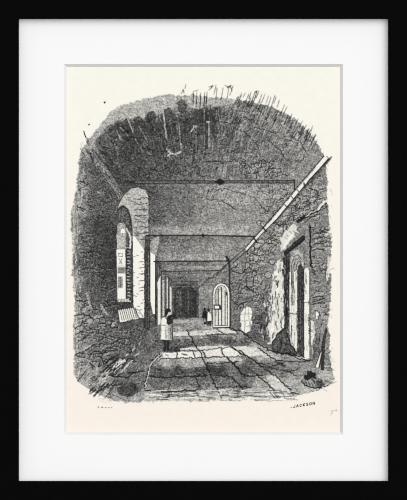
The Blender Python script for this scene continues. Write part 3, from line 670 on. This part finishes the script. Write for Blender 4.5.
# ---------------------------------------------------------------- small things on the floor
P([(271.5,351),(272,344),(276,336),(281,330),(284.5,327.5),(288,333),(290.5,343),(297,352.5),(290,353.5),(278,352)], 78, E_HEAP, amp=.35)
for pts in ([(284.5,328),(287,334),(290,344),(297,353)], [(276,336),(281,331),(284.5,328)], [(272,344),(276,337)], [(279,338),(282,346),(280,351)], [(286,336),(285,348)], [(271.5,351),(284,353),(297,353.5)]): W(pts, 1.1, 30, .8)
for k in range(14): x, y = U(275, 288), U(336, 350); L([(x, y), (x + 2.4, y - 2)], .7, 135, .5)
P([(325.6,327.5),(327.4,328.5),(325,345),(324,370),(320.5,370),(321,352),(322,340)], 52, E_PLANK, amp=.2)
P([(321.4,351),(322.4,352),(318.4,367.5),(315.6,367.2)], 240, E_PLANK); L([(321.2,350),(315,367.4)], .8, 40, .8); L([(323.2,345),(319,368)], 1.2, 36, .8)
L([(324.6,334),(323,352)], .6, 130, .5); P([(312,362),(314,345),(318,338),(320,344),(315,366)], 98, alpha=.6)
P([(302,380),(304,377.5),(308,372),(311,370.5),(315,372.5),(316.5,377),(321,378.5),(324.5,382),(325.5,385),(321,387.8),(310,387.5),(304,385.5)], 122, E_BASKET, amp=.25)
P([(303,379),(304.5,375),(306.5,375.5),(307,371.5),(310.5,370.6),(313,373),(315,373),(317,379),(312,378),(307,380)], 44, amp=.5); W([(312,379),(316,382),(322,381)], 1.4, 44, .8); W([(306,384),(312,381)], 1.0, 200, .7); P([(317,380),(322,381),(325,385),(320,387.5),(316,386)], 62, alpha=.8, amp=.3)
W([(301.8,381),(304.5,385.5),(311,387.6),(321,388),(328,385.5)], 1.2, 32, .85)
for k in range(8): x = 305 + k * 1.4; W([(x, 380.5), (x + 2.4, 386)], .7, 185 if k % 2 else 50, .5)

# ---------------------------------------------------------------- figures
P([(161,323),(161.5,319),(164,316.6),(168,316),(172,318),(173,326),(172.6,341),(160.3,340)], 120, E_MAN)
P([(163,340),(169.4,340),(169,349),(169.6,350.4),(163.4,350.4),(164,346)], 44, E_MLEG); L([(166.3,342),(166.3,350)], .6, 110, .5); L([(163.4,350.4),(171,350)], 1.2, 34, .8)
P([(160.7,323),(161,318.8),(163.6,316.6),(166.4,317.6),(167.6,324),(168.2,340),(160,339.6),(160.6,331)], 240, E_MSMOCK, amp=.1)
P([(164.4,327),(168,326),(168.4,339.6),(165,339.6)], 205)
P([(167.6,324),(172.4,322),(172.8,340.6),(168.2,340)], 150, E_MSMOCK); L([(169,326),(169.2,339)], 1.0, 185, .6); L([(172,324),(172.6,340)], .9, 40, .9); L([(170.6,328),(171,339)], .7, 70, .7); L([(160.3,340),(172.6,341)], .9, 50, .8)
for pts in ([(162,325.6),(166.4,325)], [(165.8,329),(166.2,339)], [(161,339.8),(172.6,341)], [(160.4,339),(161.2,331),(160.9,322),(161.6,318.4)]): L(pts, .65, 80 if pts[0][1] > 326 and pts[0][0] > 163 else 60, .65)
L([(162.6,317.4),(164.8,316),(166.6,319)], 1.0, 40, .85)
P([(166.9,310.8),(170.4,311),(170.6,314.2),(169,316),(167.2,315)], 205, E_MFACE)
P([(164.8,313),(165.2,310),(167.8,308.4),(170.4,309.2),(171.2,311.6),(168.4,311.8),(167.6,314.2),(166.4,316),(165.2,315)], 38, E_MHAIR, amp=.1)
L([(169,312.8),(170.4,312.8)], .6, 80, .7)
P([(166.8,318.4),(168.4,315.6),(172,314.4),(176.2,315.2),(175,317.4),(172.8,319),(172.6,323),(168.4,324.8),(166.6,323)], 40, E_MBUN, amp=.15)
L([(168.4,321.4),(171.4,321)], .9, 120, .6); L([(171,318.6),(172.6,317.6)], .9, 150, .5)
# couple by the door
P([(202,316.6),(202.6,312),(204.4,310.4),(206.8,311),(207.4,317),(206.6,319),(206.8,324.6),(204,324.6),(203.4,319)], 38, E_DARKP); P(ellipse(204.8,309.2,1.3,1.5,10), 44, E_DPH); L([(204.7,319),(204.9,321.6)], 1.2, 200, .8)
P([(207.3,321),(207.4,314),(208.4,312),(210.6,312.4),(211.6,315),(211.6,320.8)], 238, E_PALEP); L([(207.3,312.4),(207.1,320)], .7, 40, .8); L([(210.9,313),(211.9,318)], .6, 90, .6)
P(ellipse(208.7,310,1.5,1.9,10), 52, E_PPH); L([(208.4,307.2),(208.8,309)], 1.2, 70, .7); L([(209.6,312.4),(210.4,313.2)], .9, 70, .7)
P([(207.2,321),(211.4,320.8),(210.8,326.2),(209.5,326.2),(209.2,322.6),(208.6,325.8),(207.2,325.8)], 46, E_PPL)

# ---------------------------------------------------------------- grain of the cut
ink_area = owner > 0
tone = np.where(ink_area, tone + 20 * np.exp(-((tone - 138) / 36) ** 2), tone)
gn = noise(1, 1) * 20 + noise(2, 0) * 8 + noise(4, 2) * 7
fl_ = noise(1, 1); gn += np.where(fl_ > 1.5, 26, 0) - np.where(fl_ < -1.6, 24, 0)
mid = np.clip((tone - 30) / 55, 0.2, 1) * np.clip((262 - tone) / 90, 0.10, 1)
tone = np.clip(tone + gn * mid, 22, 255)
edge = blur(ink_area.astype(float), 4, 4)
tone = np.where(ink_area, tone + (255 - tone) * np.clip((0.80 - edge) * 1.3, 0, .55), 255)
tone = np.clip(tone, 20, 252)

# ---- pull the print: the tone is laid down in small touches of ink of 26 strengths
PITCH, DX, STEP = 0.5, 0.5, 9.0                        # mm, mm, grey levels
rs, cs = int(PITCH * S), int(DX * S)
nr, nc = NH // rs, NW // cs
cell = tone[:nr * rs, :nc * cs].reshape(nr, rs, nc, cs).mean((1, 3))
level = np.clip(np.round((cell - 20) / STEP + rng.uniform(-.35, .35, cell.shape)), 0, 25).astype(np.int32)
own = owner[:nr * rs:rs, :nc * cs:cs][:nr, :nc].copy()
own2 = owner[rs // 2:nr * rs:rs, cs // 2:nc * cs:cs][:nr, :nc]
own = np.where(own2 > 0, own2, own)
INKS = []
for k in range(26):
    g = 20 + STEP * k
    INKS.append(mat('printing_ink', rgb(g, g * (1 - .012 * k / 25), g * (1 - .05 * k / 25), K), 0.9, 0.02))
INK_Y = PRINT_Y - 0.00008
def world(px, py, y):
    k = (CAM_D + (y - FRONT)) / CAM_D
    return np.stack([(px - CX) * MM * k, np.full_like(px, y), (CY - py) * MM * k], -1)
objs = {}
key = own.astype(np.int32) * 32 + level
brk = np.ones((nr, nc + 1), bool); brk[:, 1:-1] = key[:, 1:] != key[:, :-1]
RJ, RI = np.nonzero(brk[:, :-1]); _, RE = np.nonzero(brk[:, 1:]); RE = RE + 1      # runs of one ink in a row
ro, rl = own[RJ, RI], level[RJ, RI]
for e in range(1, len(OWN)):
    name, label, par = OWN[e]
    k = ro == e
    if not k.any(): print('EMPTY ELEMENT', name, label); continue
    xa, xb = X0 + RI[k] * DX, X0 + RE[k] * DX; ya = Y0P + RJ[k] * PITCH; yb = ya + PITCH
    used, mi = np.unique(rl[k], return_inverse=True)
    vs = np.stack([world(xa, ya, INK_Y), world(xa, yb, INK_Y), world(xb, yb, INK_Y), world(xb, ya, INK_Y)], 1).reshape(-1, 3); nf = len(vs) // 4
    me = bpy.data.meshes.new(name)
    me.vertices.add(len(vs)); me.vertices.foreach_set('co', vs.astype(np.float32).ravel())
    me.loops.add(nf * 4); me.loops.foreach_set('vertex_index', np.arange(nf * 4, dtype=np.int32))
    me.polygons.add(nf); me.polygons.foreach_set('loop_start', np.arange(0, nf * 4, 4, dtype=np.int32))
    me.polygons.foreach_set('material_index', mi.astype(np.int32).ravel())
    me.update(calc_edges=True); me.validate()
    o = link(name, me, [INKS[u] for u in used], objs[par] if par else sheet)
    if label: o['label'] = label
    objs[e] = o

# ---------------------------------------------------------------- lettering and stray marks outside the picture
def strokes(name, polylines, w, m, label, y=INK_Y):
    vs, fs = [], []
    for pl in polylines:
        for (xa, ya), (xb, yb) in zip(pl[:-1], pl[1:]):
            dx, dy = xb - xa, yb - ya; n = math.hypot(dx, dy) or 1; ex, ey = dx / n * w * .3, dy / n * w * .3; nx, ny = -dy / n * w / 2, dx / n * w / 2
            b = len(vs)
            vs += [at(xa - ex + nx, ya - ey + ny, y), at(xb + ex + nx, yb + ey + ny, y), at(xb + ex - nx, yb + ey - ny, y), at(xa - ex - nx, ya - ey - ny, y)]
            fs.append((b, b + 1, b + 2, b + 3))
    o = link(name, pymesh(name, vs, fs), [m], sheet); props(o, label); return o
GLY = {'J': [[(.8,0),(.8,.8),(.55,1),(.2,.95),(.1,.75)]], 'A': [[(0,1),(.45,0),(.9,1)], [(.2,.65),(.7,.65)]], 'C': [[(.85,.2),(.55,0),(.2,.1),(.05,.5),(.2,.9),(.55,1),(.85,.8)]],
       'K': [[(.1,0),(.1,1)], [(.85,0),(.15,.55),(.9,1)]], 'S': [[(.8,.15),(.5,0),(.15,.15),(.25,.45),(.7,.55),(.8,.85),(.45,1),(.1,.85)]],
       'O': [[(.5,0),(.12,.2),(.12,.8),(.5,1),(.88,.8),(.88,.2),(.5,0)]], 'N': [[(.1,1),(.1,0),(.85,1),(.85,0)]]}
sig = []
for k, ch in enumerate('JACKSON'):
    bx, by = 293.2 + k * 3.25, 405.2 - k * 0.50
    for pl in GLY[ch]: sig.append([(bx + u * 2.2, by + v * 2.5 - u * .3) for u, v in pl])
sig.append([(291.0, 407.3), (291.8, 407.2)])
strokes('engraver_signature', sig, 0.6, M_INK, 'small slanting capitals JACKSON below the picture at the right')
strokes('faint_lettering', [[(98,406.6),(98.7,407.6)], [(101.2,407.4),(102.2,406.9),(103,407.5)], [(105.3,407.4),(106.2,407.8)], [(108.4,407.6),(109.2,407.6)], [(111.2,407.8),(112,407.5)]], 0.75, M_FAINT, 'row of tiny worn letters below the picture at the left')
strokes('pencil_mark', [[(333.2,410.4),(332.2,412.5),(331,415)], [(330.8,411),(332.4,410.6)], [(334.4,410.4),(336.6,409.8),(336,411.6)]], 0.6, M_PENCIL, 'faint pencilled figure in the lower right margin')
for pts in ([(104.0,102.4),(105.2,101.8),(104.8,103.2)], [(88.4,125),(89.6,124)], [(83.8,131),(84.6,134.2),(86.2,138)]):
    strokes('ink_speck', [pts], 1.0, M_INK, 'stray dark speck on the blank paper at the upper left')

# ------------------------------------------------------------------ hang everything at eye level is implied: wall runs 1.55 m down to the floor
# ------------------------------------------------------------------ light, world, camera
sd = bpy.data.lights.new('window_daylight', 'SUN'); sd.energy = 2.27; sd.angle = math.radians(64)
so = bpy.data.objects.new('window_daylight', sd); C.objects.link(so)
from mathutils import Vector
so.rotation_euler = Vector((-0.33, 1.0, -0.26)).to_track_quat('-Z', 'Y').to_euler(); so.location = (1.5, -2.5, 1.5)
w = bpy.data.worlds.new('World'); bpy.context.scene.world = w; w.use_nodes = True
bg = w.node_tree.nodes['Background']; bg.inputs[0].default_value = (1, 1, 1, 1); bg.inputs[1].default_value = 0.585

cam = bpy.data.cameras.new('Camera'); co = bpy.data.objects.new('Camera', cam); C.objects.link(co)
co.location = (0, FRONT - CAM_D, 0); co.rotation_euler = (math.radians(90), 0, 0)
cam.sensor_fit = 'VERTICAL'; cam.sensor_height = 24.0; cam.lens = 24.0 * CAM_D / 0.500
cam.clip_start = 0.05
sc = bpy.context.scene; sc.camera = co
sc.view_settings.view_transform = 'Standard'; sc.view_settings.look = 'None'
sc.cycles.filter_width = 1.05
sc.view_settings.exposure = 0.0; sc.view_settings.gamma = 1.0; sc.view_settings.use_curve_mapping = False
